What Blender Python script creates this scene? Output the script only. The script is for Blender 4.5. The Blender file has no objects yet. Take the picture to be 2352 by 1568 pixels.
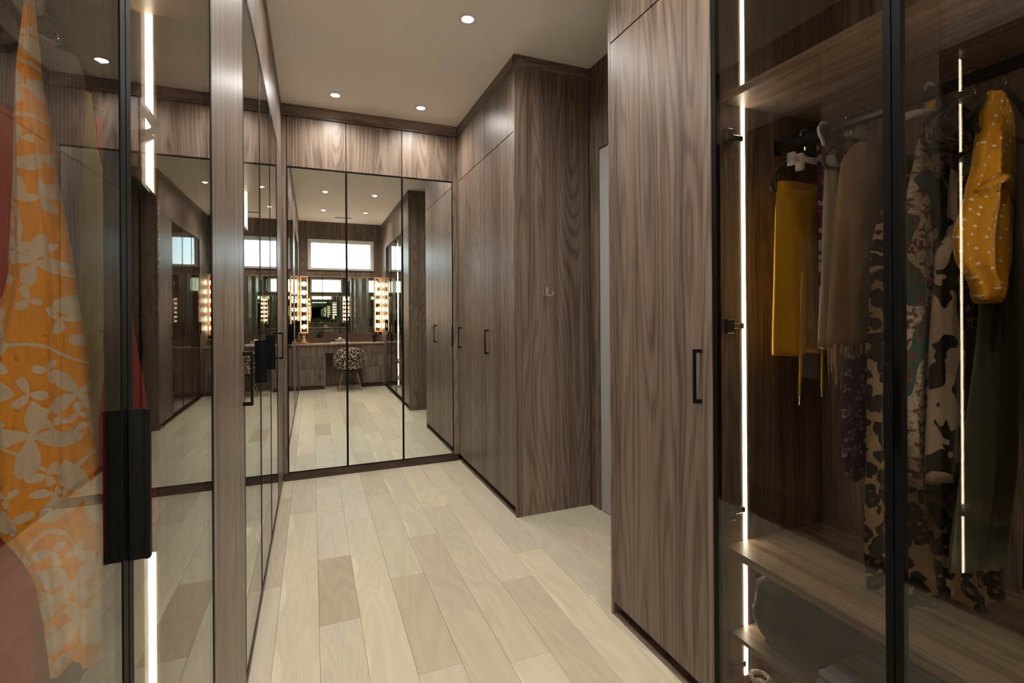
import bpy, bmesh, math, random
from mathutils import Vector, Matrix

# ---------------------------------------------------------------- camera, world, exposure
SC = bpy.context.scene
COL = SC.collection
FPX, YAW, Y0, ROLL, CH = 1134.22, 0.3839, 716.95, -0.0064, 1.45
XL, XR, YF = -0.239, 1.3265, 4.6992          # left door faces, right door faces, far door faces
Y1, Y2, XW = 3.2197, 2.0311, 1.9395          # far block end, near block end, recess wall
HC, HS, HB = 3.2749, 2.730, 0.0666           # ceiling, door/upper seam, door bottom
YB = -1.12                                   # back wall with the window
YV = -0.68                                   # vanity drawer fronts

cam = bpy.data.cameras.new('camera')
cam.sensor_fit = 'HORIZONTAL'; cam.sensor_width = 36.0
cam.lens = 36.0 * FPX / 2352.0
cam.shift_y = -(784.0 - Y0) / 2352.0
cam.clip_start = 0.02; cam.clip_end = 200
camo = bpy.data.objects.new('camera', cam); COL.objects.link(camo)
_f = Vector((math.sin(YAW), math.cos(YAW), 0)); _r = Vector((math.cos(YAW), -math.sin(YAW), 0)); _u = Vector((0, 0, 1))
_R = _r * math.cos(ROLL) + _u * math.sin(ROLL)
_U = _u * math.cos(ROLL) - _r * math.sin(ROLL)
_m = Matrix((_R, _U, -_f)).transposed().to_4x4(); _m.translation = Vector((0, 0, CH))
camo.matrix_world = _m
SC.camera = camo

SC.view_settings.view_transform = 'Standard'
SC.view_settings.look = 'None'
SC.view_settings.gamma = 1.0
SC.view_settings.use_curve_mapping = False
SC.view_settings.exposure = 0.12
cy = SC.cycles
cy.use_denoising = True
cy.use_adaptive_sampling = True; cy.adaptive_threshold = 0.12; cy.adaptive_min_samples = 14
cy.max_bounces = 14; cy.diffuse_bounces = 3; cy.glossy_bounces = 12
cy.transmission_bounces = 2; cy.transparent_max_bounces = 20
cy.sample_clamp_indirect = 5.0
cy.caustics_refractive = False
cy.blur_glossy = 0.3

W = bpy.data.worlds.new('world'); SC.world = W; W.use_nodes = True
nt = W.node_tree
bg = nt.nodes['Background']
sky = nt.nodes.new('ShaderNodeTexSky'); sky.sky_type = 'NISHITA'; sky.sun_disc = False
sky.sun_elevation = math.radians(40); sky.sun_rotation = math.radians(120)
nt.links.new(sky.outputs[0], bg.inputs[0]); bg.inputs[1].default_value = 1.15

SPOT_W = 66.0
LED_L = 36.0
BULB_L = 50.0
SPOT_COL = (1.0, 0.955, 0.885)

# ---------------------------------------------------------------- material helpers
def new_mat(name):
    m = bpy.data.materials.new(name); m.use_nodes = True
    n = m.node_tree.nodes; n.clear()
    out = n.new('ShaderNodeOutputMaterial')
    return m, m.node_tree, out

def principled(t, out, **kw):
    b = t.nodes.new('ShaderNodeBsdfPrincipled')
    for k, v in kw.items():
        b.inputs[k].default_value = v
    t.links.new(b.outputs[0], out.inputs[0])
    return b

def mth(t, op, a, b=None, c=None):
    n = t.nodes.new('ShaderNodeMath'); n.operation = op
    for i, v in enumerate((a, b, c)):
        if v is None: continue
        if isinstance(v, (int, float)): n.inputs[i].default_value = v
        else: t.links.new(v, n.inputs[i])
    return n.outputs[0]

def vmul(t, v, s):
    n = t.nodes.new('ShaderNodeVectorMath'); n.operation = 'MULTIPLY'
    t.links.new(v, n.inputs[0]); n.inputs[1].default_value = s
    return n.outputs[0]

def vadd(t, a, b):
    n = t.nodes.new('ShaderNodeVectorMath'); n.operation = 'ADD'
    t.links.new(a, n.inputs[0]); t.links.new(b, n.inputs[1])
    return n.outputs[0]

def ocoord(t, rnd=True):
    tc = t.nodes.new('ShaderNodeTexCoord')
    if not rnd: return tc.outputs['Object']
    oi = t.nodes.new('ShaderNodeObjectInfo')
    cb = t.nodes.new('ShaderNodeCombineXYZ')
    t.links.new(mth(t, 'MULTIPLY', oi.outputs['Random'], 17.3), cb.inputs[0])
    t.links.new(mth(t, 'MULTIPLY', oi.outputs['Random'], 31.7), cb.inputs[1])
    t.links.new(mth(t, 'MULTIPLY', oi.outputs['Random'], 23.1), cb.inputs[2])
    return vadd(t, tc.outputs['Object'], cb.outputs[0])

def noise(t, v, scale, detail=2, rough=.5, dist=0.0):
    n = t.nodes.new('ShaderNodeTexNoise')
    n.inputs['Scale'].default_value = scale; n.inputs['Detail'].default_value = detail
    n.inputs['Roughness'].default_value = rough; n.inputs['Distortion'].default_value = dist
    t.links.new(v, n.inputs['Vector'])
    return n.outputs[0]

def ramp(t, f, stops, interp='LINEAR'):
    r = t.nodes.new('ShaderNodeValToRGB'); r.color_ramp.interpolation = interp
    e = r.color_ramp.elements
    while len(e) < len(stops): e.new(.5)
    for i, (p, c) in enumerate(stops):
        e[i].position = p; e[i].color = (c[0], c[1], c[2], 1)
    t.links.new(f, r.inputs[0])
    return r.outputs[0]

def mixc(t, f, a, b, mode='MIX'):
    n = t.nodes.new('ShaderNodeMix'); n.data_type = 'RGBA'; n.blend_type = mode
    if isinstance(f, (int, float)): n.inputs[0].default_value = f
    else: t.links.new(f, n.inputs[0])
    for i, v in ((6, a), (7, b)):
        if isinstance(v, tuple): n.inputs[i].default_value = (v[0], v[1], v[2], 1)
        else: t.links.new(v, n.inputs[i])
    return n.outputs[2]

def bump(t, b, h, strength, dist=.001):
    n = t.nodes.new('ShaderNodeBump'); n.inputs['Strength'].default_value = strength
    n.inputs['Distance'].default_value = dist
    t.links.new(h, n.inputs['Height']); t.links.new(n.outputs[0], b.inputs['Normal'])

def srgb(r, g, b):
    f = lambda c: (c/255/12.92 if c/255 <= .04045 else ((c/255+.055)/1.055)**2.4)
    return (f(r), f(g), f(b))

# ---------------------------------------------------------------- materials
def veneer(name, axis, dark, mid, light, rough=.40):
    """walnut veneer, grain along `axis`"""
    m, t, out = new_mat(name)
    v = ocoord(t)
    def sc(p, a):
        s = [p, p, p]; s[axis] = a
        return vmul(t, v, s)
    f1 = noise(t, sc(1.0, .085), 3.0, 2.0, .45, .2)
    rings = mth(t, 'MULTIPLY_ADD', mth(t, 'SINE', mth(t, 'MULTIPLY', f1, 210.0)), .5, .5)
    rings = mth(t, 'POWER', rings, 2.2)
    streak = noise(t, sc(1.0, .012), 16.0, 3.0, .6)
    fib = noise(t, sc(1.0, .016), 190.0, 3.0, .65)
    tone = noise(t, sc(1.0, .08), 3.0, 1.0)
    a = mth(t, 'MULTIPLY', streak, .44)
    a = mth(t, 'MULTIPLY_ADD', rings, -.105, a)
    a = mth(t, 'ADD', a, .004)
    a = mth(t, 'MULTIPLY_ADD', fib, .46, a)
    a = mth(t, 'MULTIPLY_ADD', tone, .20, a)
    c = ramp(t, a, [(.355, dark), (.50, mid), (.665, light)])
    b = principled(t, out, Roughness=rough)
    t.links.new(c, b.inputs['Base Color'])
    b.inputs['Specular IOR Level'].default_value = .38
    return m

WD, WM, WLT = (.066, .043, .032), (.156, .111, .084), (.265, .198, .153)
wood_z = veneer('walnut_veneer_upright', 2, WD, WM, WLT)
wood_x = veneer('walnut_veneer_across', 0, WD, WM, WLT)
wood_y = veneer('walnut_veneer_along', 1, WD, WM, WLT)
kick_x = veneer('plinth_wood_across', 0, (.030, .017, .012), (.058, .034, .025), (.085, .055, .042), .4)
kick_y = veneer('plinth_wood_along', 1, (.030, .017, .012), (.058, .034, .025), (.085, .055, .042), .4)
shelf_y = veneer('shelf_veneer', 1, (.11, .070, .043), (.22, .150, .098), (.34, .245, .168), .4)
top_x = veneer('counter_veneer', 0, (.20, .125, .085), (.34, .23, .165), (.45, .32, .24), .3)

def floor_mat():
    m, t, out = new_mat('bleached_oak')
    oi = t.nodes.new('ShaderNodeObjectInfo')
    v = ocoord(t)
    f1 = noise(t, vmul(t, v, (1, .16, 1)), 4.0, 2.0, .5, .6)
    rings = mth(t, 'MULTIPLY_ADD', mth(t, 'SINE', mth(t, 'MULTIPLY', f1, 85.0)), .5, .5)
    fib = noise(t, vmul(t, v, (1, .03, 1)), 190.0, 3.0, .6)
    soft = noise(t, vmul(t, v, (1, .3, 1)), 5.0, 2.0)
    base = ramp(t, oi.outputs['Random'], [(0, (.445, .395, .290)), (.3, (.475, .425, .322)),
                                          (.6, (.490, .440, .330)), (1, (.51, .457, .336))])
    base = mixc(t, 1.0, base, oi.outputs['Color'], 'MULTIPLY')
    g = mth(t, 'MULTIPLY_ADD', rings, .09, mth(t, 'MULTIPLY_ADD', fib, .20, mth(t, 'MULTIPLY', soft, .22)))
    g = mth(t, 'ADD', g, .765)
    cb = t.nodes.new('ShaderNodeCombineXYZ')
    for i in range(3): t.links.new(g, cb.inputs[i])
    col = mixc(t, 1.0, base, cb.outputs[0], 'MULTIPLY')
    # pale sapwood along one edge of some boards
    tcx = t.nodes.new('ShaderNodeTexCoord'); sx_ = t.nodes.new('ShaderNodeSeparateXYZ'); t.links.new(tcx.outputs['Object'], sx_.inputs[0])
    wv = noise(t, vmul(t, v, (.2, 1, 0)), 2.2, 1)
    edge = mth(t, 'GREATER_THAN', mth(t, 'MULTIPLY_ADD', mth(t, 'SUBTRACT', wv, .55), .16, mth(t, 'MULTIPLY', sx_.outputs[0], -1.0)), .078)
    edge = mth(t, 'MULTIPLY', edge, mth(t, 'GREATER_THAN', oi.outputs['Random'], .45))
    col = mixc(t, mth(t, 'MULTIPLY', edge, .45), col, (.66, .60, .46))
    # a few small dark knots
    vo = t.nodes.new('ShaderNodeTexVoronoi'); vo.inputs['Scale'].default_value = 3.2
    t.links.new(vmul(t, v, (1, .7, 1)), vo.inputs['Vector'])
    k = mth(t, 'LESS_THAN', mth(t, 'ADD', vo.outputs['Distance'], mth(t, 'MULTIPLY', fib, .02)), .032)
    col = mixc(t, mth(t, 'MULTIPLY', k, .55), col, (.16, .11, .075))
    b = principled(t, out, Roughness=.42)
    b.inputs['Specular IOR Level'].default_value = .35
    t.links.new(col, b.inputs['Base Color'])
    return m
oak = floor_mat()

def plain(name, col, rough=.5, metal=0.0, spec=.5, nz=0.0, nscale=60, sheen=0.0, bumps=0.0):
    m, t, out = new_mat(name)
    b = principled(t, out, Roughness=rough, Metallic=metal)
    b.inputs['Specular IOR Level'].default_value = spec
    v = ocoord(t, False)
    n = noise(t, v, nscale, 3)
    lo = tuple(c*(1-nz) for c in col); hi = tuple(min(1, c*(1+nz)) for c in col)
    t.links.new(ramp(t, n, [(.3, lo), (.7, hi)]), b.inputs['Base Color'])
    if sheen: b.inputs['Sheen Weight'].default_value = sheen
    if bumps: bump(t, b, n, bumps, .002)
    return m

ceiling_paint = plain('ceiling_paint', (.93, .875, .82), .9, nz=.01, nscale=3, spec=.2)
white_paint = plain('white_paint', (.40, .40, .385), .5, nz=.02, nscale=4)
white_vinyl = plain('white_vinyl', (.75, .76, .76), .35, nz=.02, nscale=8)
subfloor = plain('subfloor', (.10, .075, .05), .9, nz=.1)
plaster = plain('wall_plaster', (.35, .32, .29), .9, nz=.03)
black_metal = plain('black_metal', (.005, .0047, .0047), .5, 0.0, .1, nz=.1, nscale=200)
dark_rod = plain('dark_rod_metal', (.030, .029, .028), .42, .6, nz=.08, nscale=90)
chrome = plain('chrome', (.82, .82, .83), .12, 1.0, nz=.02)
gold = plain('brass', (.72, .52, .27), .28, 1.0, nz=.05)
white_plastic = plain('white_plastic', (.72, .68, .66), .35, nz=.02)
clear_plastic_m = plain('clear_plastic', (.55, .55, .55), .12, nz=.02, spec=.8)
clear_plastic_m.node_tree.nodes['Principled BSDF'].inputs['Alpha'].default_value = .28
yellow_tag = plain('yellow_tag', (.75, .52, .02), .5, nz=.08, nscale=80)
velvet = plain('black_velvet', (.010, .009, .009), .8, nz=.2, sheen=.2)
grey_metal = plain('grey_hinge_metal', (.11, .11, .115), .3, .8, nz=.1)
copper_wood = plain('copper_wood', (.50, .25, .13), .35, nz=.12, nscale=30)
orange_glow_plastic = plain('orange_plastic', (.8, .2, .03), .4, nz=.05)

def mirror_mat(name, col, rough=0.0):
    m, t, out = new_mat(name)
    g = t.nodes.new('ShaderNodeBsdfGlossy'); g.inputs['Roughness'].default_value = rough
    tc = t.nodes.new('ShaderNodeTexCoord')
    n = noise(t, tc.outputs['Object'], 1.5, 1)
    t.links.new(ramp(t, n, [(.3, tuple(c*.99 for c in col)), (.7, col)]), g.inputs['Color'])
    t.links.new(g.outputs[0], out.inputs[0])
    return m
mirror_silver = mirror_mat('mirror_silver', (.86, .885, .855))
mirror_vanity = mirror_mat('mirror_green', (.72, .80, .76))

def glass_mat(name, tint, f0):
    """thin dark glass: fresnel reflection over tinted see-through"""
    m, t, out = new_mat(name)
    lw = t.nodes.new('ShaderNodeLayerWeight'); lw.inputs['Blend'].default_value = .5
    p = mth(t, 'POWER', lw.outputs['Facing'], 5.0)
    fac = mth(t, 'MULTIPLY_ADD', p, 1.0-f0, f0)
    tr = t.nodes.new('ShaderNodeBsdfTransparent')
    tc = t.nodes.new('ShaderNodeTexCoord')
    n = noise(t, tc.outputs['Object'], 2.0, 1)
    t.links.new(ramp(t, n, [(.3, tuple(c*.985 for c in tint)), (.7, tint)]), tr.inputs['Color'])
    gl = t.nodes.new('ShaderNodeBsdfGlossy'); gl.inputs['Roughness'].default_value = 0.0
    gl.inputs['Color'].default_value = (.97, .97, .96, 1)
    mx = t.nodes.new('ShaderNodeMixShader')
    t.links.new(fac, mx.inputs[0]); t.links.new(tr.outputs[0], mx.inputs[1]); t.links.new(gl.outputs[0], mx.inputs[2])
    t.links.new(mx.outputs[0], out.inputs[0])
    return m
smoked = glass_mat('smoked_glass', (.70, .675, .63), .045)
window_glass = glass_mat('window_glass', (.97, .98, .985), .04)
jar_glass = glass_mat('jar_glass', (.85, .86, .88), .08)

def emit_mat(name, col, s):
    m, t, out = new_mat(name)
    e = t.nodes.new('ShaderNodeEmission'); e.inputs['Color'].default_value = (*col, 1); e.inputs['Strength'].default_value = s
    t.links.new(e.outputs[0], out.inputs[0])
    return m
led_e = emit_mat('led_strip_light', (1.0, .90, .76), LED_L)
bulb_e = emit_mat('frosted_bulb_light', (1.0, .80, .58), BULB_L)
lens_e = emit_mat('downlight_lens', (1.0, .98, .95), 40.0)

# fabrics -----------------------------------------------------------------
def cloth_base(name, rough=.85, sheen=.15):
    m, t, out = new_mat(name)
    b = principled(t, out, Roughness=rough)
    b.inputs['Specular IOR Level'].default_value = .2
    b.inputs['Sheen Weight'].default_value = sheen
    v = ocoord(t, False)
    wv = noise(t, v, 420.0, 2)
    bump(t, b, wv, .25, .001)
    return m, t, b, v

def see_through(m, f):
    t = m.node_tree; b = t.nodes['Principled BSDF']; out = [n for n in t.nodes if n.type == 'OUTPUT_MATERIAL'][0]
    tl = t.nodes.new('ShaderNodeBsdfTranslucent')
    t.links.new(b.inputs['Base Color'].links[0].from_socket, tl.inputs['Color'])
    mx = t.nodes.new('ShaderNodeMixShader'); mx.inputs[0].default_value = f
    t.links.new(b.outputs[0], mx.inputs[1]); t.links.new(tl.outputs[0], mx.inputs[2]); t.links.new(mx.outputs[0], out.inputs[0])

def weave(t, v, c, amt=.12):
    n = noise(t, v, 300.0, 2)
    k = mth(t, 'MULTIPLY_ADD', n, amt*2, 1-amt)
    cb = t.nodes.new('ShaderNodeCombineXYZ')
    for i in range(3): t.links.new(k, cb.inputs[i])
    return mixc(t, 1.0, c, cb.outputs[0], 'MULTIPLY')

def flat2(t, v):
    """the face plane of a garment: (x, z, 0)"""
    sp = t.nodes.new('ShaderNodeSeparateXYZ'); t.links.new(v, sp.inputs[0])
    cb = t.nodes.new('ShaderNodeCombineXYZ'); t.links.new(sp.outputs[0], cb.inputs[0]); t.links.new(sp.outputs[2], cb.inputs[1])
    return cb.outputs[0]

def vor2(t, scale, rnd=1.0):
    vo = t.nodes.new('ShaderNodeTexVoronoi'); vo.voronoi_dimensions = '2D'
    vo.inputs['Scale'].default_value = scale; vo.inputs['Randomness'].default_value = rnd
    return vo

def petals(t, v, scale, n, r, depth, rnd=1.0):
    """mask of n-petalled motifs scattered by voronoi cells"""
    s = vmul(t, v, (scale, scale, scale))
    vo = vor2(t, 1.0, rnd)
    t.links.new(s, vo.inputs['Vector'])
    d = t.nodes.new('ShaderNodeVectorMath'); d.operation = 'SUBTRACT'
    t.links.new(s, d.inputs[0]); t.links.new(vo.outputs['Position'], d.inputs[1])
    sp = t.nodes.new('ShaderNodeSeparateXYZ'); t.links.new(d.outputs[0], sp.inputs[0])
    ang = mth(t, 'ARCTAN2', sp.outputs[1], sp.outputs[0])
    sc = t.nodes.new('ShaderNodeSeparateColor'); t.links.new(vo.outputs['Color'], sc.inputs[0])
    ph = mth(t, 'MULTIPLY', sc.outputs[0], 6.28)
    w = mth(t, 'COSINE', mth(t, 'ADD', mth(t, 'MULTIPLY', ang, n), ph))
    rad = mth(t, 'MULTIPLY', mth(t, 'MULTIPLY_ADD', w, depth, 1-depth), r)
    rad = mth(t, 'MULTIPLY', rad, mth(t, 'MULTIPLY_ADD', sc.outputs[1], .6, .65))
    return mth(t, 'LESS_THAN', vo.outputs['Distance'], rad), vo, rad

def cloth_plain(name, col, nz=.06, rough=.85, sheen=.15):
    m, t, b, v = cloth_base(name, rough, sheen)
    n = noise(t, v, 25, 2)
    c = ramp(t, n, [(.3, tuple(x*(1-nz) for x in col)), (.7, tuple(x*(1+nz) for x in col))])
    t.links.new(weave(t, v, c), b.inputs['Base Color'])
    return m

def cloth_rib(name, col):
    m, t, b, v = cloth_base(name)
    sp = t.nodes.new('ShaderNodeSeparateXYZ'); t.links.new(v, sp.inputs[0])
    s = mth(t, 'MULTIPLY_ADD', mth(t, 'SINE', mth(t, 'MULTIPLY', sp.outputs[0], 1500.0)), .5, .5)
    c = mixc(t, s, tuple(x*.55 for x in col), col)
    t.links.new(c, b.inputs['Base Color'])
    return m

def cloth_orange_floral():
    m, t, b, v = cloth_base('orange_floral_cotton')
    f = flat2(t, v)
    wob = t.nodes.new('ShaderNodeTexNoise'); wob.inputs['Scale'].default_value = 16; t.links.new(f, wob.inputs['Vector'])
    vv = vadd(t, f, vmul(t, wob.outputs[1], (.020, .020, 0)))
    a, _, _ = petals(t, vv, 11.0, 4, .52, .45)
    c2, _, _ = petals(t, vadd(t, vmul(t, vv, (1, .8, 1)), vv), 11.5, 3, .45, .5)
    # thin stems: contour of a noise
    n = noise(t, vv, 7.0, 0)
    st = mth(t, 'LESS_THAN', mth(t, 'ABSOLUTE', mth(t, 'SUBTRACT', n, .5)), .008)
    msk = mth(t, 'MAXIMUM', mth(t, 'MAXIMUM', a, c2), st)
    c = mixc(t, msk, (.85, .35, .02), (.70, .58, .45))
    t.links.new(weave(t, v, c), b.inputs['Base Color'])
    return m

def cloth_leopard(name, scale, ground, spot, inner):
    m, t, b, v = cloth_base(name, .9, .3)
    f = v
    wob = t.nodes.new('ShaderNodeTexNoise'); wob.inputs['Scale'].default_value = scale*.6; t.links.new(f, wob.inputs['Vector'])
    vv = vadd(t, f, vmul(t, wob.outputs[1], (.9/scale, .9/scale, .9/scale)))
    vo = t.nodes.new('ShaderNodeTexVoronoi'); vo.inputs['Scale'].default_value = scale
    t.links.new(vv, vo.inputs['Vector'])
    n = noise(t, f, scale*1.4, 2)
    d = mth(t, 'MULTIPLY_ADD', mth(t, 'SUBTRACT', n, .5), .5, vo.outputs['Distance'])
    outer = mth(t, 'LESS_THAN', d, .60)
    core = mth(t, 'LESS_THAN', d, .20)
    n2 = noise(t, f, 5, 2)
    g = ramp(t, n2, [(.35, tuple(c*.62 for c in ground)), (.65, ground)])
    c = mixc(t, outer, g, spot)
    c = mixc(t, core, c, inner)
    t.links.new(weave(t, v, c, .2), b.inputs['Base Color'])
    return m

def cloth_cow():
    m, t, b, v = cloth_base('spotted_fleece', .95, .4)
    n = noise(t, vmul(t, v, (1, 1, .75)), 15.0, 1.5, .5, .4)
    msk = mth(t, 'LESS_THAN', n, .47)
    c = mixc(t, msk, (.58, .47, .36), (.02, .018, .017))
    t.links.new(weave(t, v, c, .25), b.inputs['Base Color'])
    return m

def cloth_polka():
    m, t, b, v = cloth_base('mustard_dotted_cotton')
    n3 = t.nodes.new('ShaderNodeVectorRotate'); n3.inputs['Angle'].default_value = .5; n3.inputs['Axis'].default_value = (0, 0, 1)
    t.links.new(flat2(t, v), n3.inputs['Vector'])
    vo = vor2(t, 40.0, .35)
    t.links.new(n3.outputs[0], vo.inputs['Vector'])
    d = mth(t, 'LESS_THAN', vo.outputs['Distance'], .13)
    c = mixc(t, d, (.62, .29, .015), (.80, .74, .62))
    t.links.new(weave(t, v, c), b.inputs['Base Color'])
    return m

def cloth_motif(name, ground, motif, inner, scale, n, alt=None, r=.5):
    m, t, b, v = cloth_base(name)
    f = flat2(t, v)
    wob = t.nodes.new('ShaderNodeTexNoise'); wob.inputs['Scale'].default_value = scale*1.5; t.links.new(f, wob.inputs['Vector'])
    vv = vadd(t, f, vmul(t, wob.outputs[1], (.35/scale, .35/scale, 0)))
    a, vo, rad = petals(t, vv, scale, n, r, .4)
    core = mth(t, 'LESS_THAN', vo.outputs['Distance'], mth(t, 'MULTIPLY', rad, .5))
    g = ground
    if alt:
        n2 = noise(t, f, 5.5, 1)
        g = mixc(t, mth(t, 'GREATER_THAN', n2, .5), ground, alt)
    sm, _, _ = petals(t, vadd(t, vv, vmul(t, vv, (.5, .3, 0))), scale*2.1, 5, .38, .5)
    c = mixc(t, mth(t, 'MULTIPLY', sm, .8), g, inner)
    c = mixc(t, a, c, motif)
    c = mixc(t, core, c, inner)
    t.links.new(weave(t, v, c), b.inputs['Base Color'])
    return m

def cloth_cells(name, cols, scale):
    m, t, b, v = cloth_base(name)
    f = flat2(t, v)
    wob = t.nodes.new('ShaderNodeTexNoise'); wob.inputs['Scale'].default_value = scale*.9; t.links.new(f, wob.inputs['Vector'])
    vo = vor2(t, scale)
    t.links.new(vadd(t, f, vmul(t, wob.outputs[1], (.9/scale, .9/scale, 0))), vo.inputs['Vector'])
    sc = t.nodes.new('ShaderNodeSeparateColor'); t.links.new(vo.outputs['Color'], sc.inputs[0])
    k = len(cols)
    c = ramp(t, sc.outputs[0], [(i/k, cc) for i, cc in enumerate(cols)], 'CONSTANT')
    t.links.new(weave(t, v, c), b.inputs['Base Color'])
    return m

c_mustard = cloth_plain('mustard_twill', (.56, .31, .018))
c_tan = cloth_plain('tan_wool', (.40, .265, .145), .08, .95, .35)
c_cream = cloth_plain('pale_grey_jersey', (.50, .46, .41))
c_olive = cloth_plain('olive_satin', (.135, .135, .085), .06, .5)
c_red = cloth_plain('coral_red_cotton', (.62, .075, .055))
c_pink = cloth_plain('crimson_cotton', (.78, .045, .095))
c_yg = cloth_plain('pale_green_linen', (.78, .73, .36))
c_dark = cloth_plain('black_jersey', (.022, .020, .020))
c_brown = cloth_plain('brown_fleece', (.27, .17, .13), .2, .95, .4)
c_ribgrey = cloth_rib('ribbed_mauve_knit', (.30, .25, .24))
c_floral = cloth_orange_floral()
c_leo = cloth_leopard('leopard_print_chiffon', 29.0, (.52, .36, .20), (.020, .017, .015), (.17, .10, .05))
c_leo_chair = cloth_leopard('leopard_print_plush', 34.0, (.74, .57, .38), (.020, .016, .013), (.22, .13, .06))
c_cow = cloth_cow()
c_polka = cloth_polka()
c_paisley = cloth_motif('paisley_print', (.46, .40, .32), (.20, .06, .03), (.035, .06, .055), 30, 3, (.022, .10, .088), .5)
c_navy = cloth_motif('navy_leaf_print', (.010, .014, .028), (.055, .16, .16), (.33, .20, .05), 14, 2, None, .6)
c_purple = cloth_cells('plum_floral_print', [(.24, .030, .11), (.24, .030, .11), (.55, .47, .45), (.035, .03, .06), (.17, .02, .08), (.50, .40, .40)], 60)
c_bandana = cloth_motif('purple_bandana_print', (.045, .018, .075), (.36, .31, .36), (.10, .045, .20), 26, 3, None, .42)
c_blue = cloth_motif('blue_leaf_print', (.005, .007, .022), (.012, .03, .14), (.003, .004, .01), 11, 2, None, .6)
c_stars = cloth_motif('grey_blue_star_print', (.33, .36, .46), (.12, .13, .18), (.12, .13, .18), 15, 5, None, .26)
c_fleece = plain('white_fleece', (.72, .66, .58), .95, nz=.15, nscale=160, sheen=.4, bumps=.8)
c_redknit = plain('red_knit', (.58, .035, .02), .9, nz=.2, nscale=140, sheen=.3, bumps=.6)
c_bag = cloth_cells('camouflage_canvas', [(.022, .023, .017), (.035, .030, .021), (.05, .037, .026), (.018, .022, .020)], 14)
c_bag2 = cloth_plain('grey_green_nylon', (.12, .13, .115), .12, .5)

for _m in (c_red, c_leo): see_through(_m, .3)
for _m in (c_yg, c_pink): see_through(_m, .4)

# ---------------------------------------------------------------- object helpers
ORG = {}
def link(o, parent, org):
    COL.objects.link(o)
    ORG[o.name] = Vector(org)
    if parent is not None:
        o.parent = parent
        o.location = Vector(org) - ORG[parent.name]
    else:
        o.location = Vector(org)
    return o

def tag(o, label=None, cat=None, group=None, kind=None):
    if label: o['label'] = label
    if cat: o['category'] = cat
    if group: o['group'] = group
    if kind: o['kind'] = kind
    return o

def root(name, org, label, cat, group=None):
    o = bpy.data.objects.new(name, None); o.empty_display_size = .05
    link(o, None, org)
    return tag(o, label, cat, group)

def from_bm(name, bm, mat, parent=None, smooth=False, org=None):
    """bm is in world coordinates; the object gets its own origin"""
    if org is None:
        xs = [v.co for v in bm.verts]
        lo = [min(c[i] for c in xs) for i in range(3)]; hi = [max(c[i] for c in xs) for i in range(3)]
        org = Vector([(lo[i]+hi[i])/2 for i in range(3)])
    org = Vector(org)
    bmesh.ops.translate(bm, verts=bm.verts, vec=-org)
    me = bpy.data.meshes.new(name)
    bmesh.ops.recalc_face_normals(bm, faces=bm.faces)
    if smooth:
        for f in bm.faces: f.smooth = True
    bm.to_mesh(me); bm.free()
    if mat: me.materials.append(mat)
    return link(bpy.data.objects.new(name, me), parent, org)

def add_box(bm, lo, hi, bev=0.0):
    lo = [min(a, b) for a, b in zip(lo, hi)] if False else lo
    x0, x1 = sorted((lo[0], hi[0])); y0, y1 = sorted((lo[1], hi[1])); z0, z1 = sorted((lo[2], hi[2]))
    vs = [bm.verts.new(p) for p in ((x0, y0, z0), (x1, y0, z0), (x1, y1, z0), (x0, y1, z0), (x0, y0, z1), (x1, y0, z1), (x1, y1, z1), (x0, y1, z1))]
    fs = [bm.faces.new([vs[i] for i in f]) for f in ((0, 3, 2, 1), (4, 5, 6, 7), (0, 1, 5, 4), (1, 2, 6, 5), (2, 3, 7, 6), (3, 0, 4, 7))]
    if bev > 0:
        es = list({e for f in fs for e in f.edges})
        bmesh.ops.bevel(bm, geom=es, offset=bev, segments=1, affect='EDGES', profile=.5)

def box(name, lo, hi, mat, parent=None, bev=.0008):
    bm = bmesh.new(); add_box(bm, lo, hi, bev)
    return from_bm(name, bm, mat, parent)

def add_tube(bm, pts, r, seg=8, caps=True, flat=1.0):
    pts = [Vector(p) for p in pts]
    rs = r if isinstance(r, (list, tuple)) else [r]*len(pts)
    rings = []
    for i, p in enumerate(pts):
        d = (pts[min(i+1, len(pts)-1)] - pts[max(i-1, 0)]).normalized()
        a = Vector((0, 0, 1)) if abs(d.z) < .9 else Vector((1, 0, 0))
        u = d.cross(a).normalized(); w = u.cross(d).normalized()
        rings.append([bm.verts.new(p + u*math.cos(k*2*math.pi/seg)*rs[i] + w*math.sin(k*2*math.pi/seg)*rs[i]*flat) for k in range(seg)])
    for a, b in zip(rings, rings[1:]):
        for k in range(seg):
            bm.faces.new((a[k], a[(k+1) % seg], b[(k+1) % seg], b[k]))
    if caps:
        bm.faces.new(rings[0][::-1]); bm.faces.new(rings[-1])

def tube(name, pts, r, mat, parent=None, seg=8, flat=1.0):
    bm = bmesh.new(); add_tube(bm, pts, r, seg, True, flat)
    return from_bm(name, bm, mat, parent, True)

def add_lathe(bm, c, prof, seg=24):
    """prof: list of (r, z) from bottom to top around axis at c"""
    rings = []
    for r, z in prof:
        if r < 1e-5: rings.append([bm.verts.new((c[0], c[1], c[2]+z))])
        else: rings.append([bm.verts.new((c[0]+r*math.cos(k*2*math.pi/seg), c[1]+r*math.sin(k*2*math.pi/seg), c[2]+z)) for k in range(seg)])
    for a, b in zip(rings, rings[1:]):
        for k in range(seg):
            k2 = (k+1) % seg
            if len(a) == 1 and len(b) == 1: continue
            if len(a) == 1: bm.faces.new((a[0], b[k2], b[k]))
            elif len(b) == 1: bm.faces.new((a[k], a[k2], b[0]))
            else: bm.faces.new((a[k], a[k2], b[k2], b[k]))

def lathe(name, c, prof, mat, parent=None, seg=24):
    bm = bmesh.new(); add_lathe(bm, c, prof, seg)
    return from_bm(name, bm, mat, parent, True)

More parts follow.
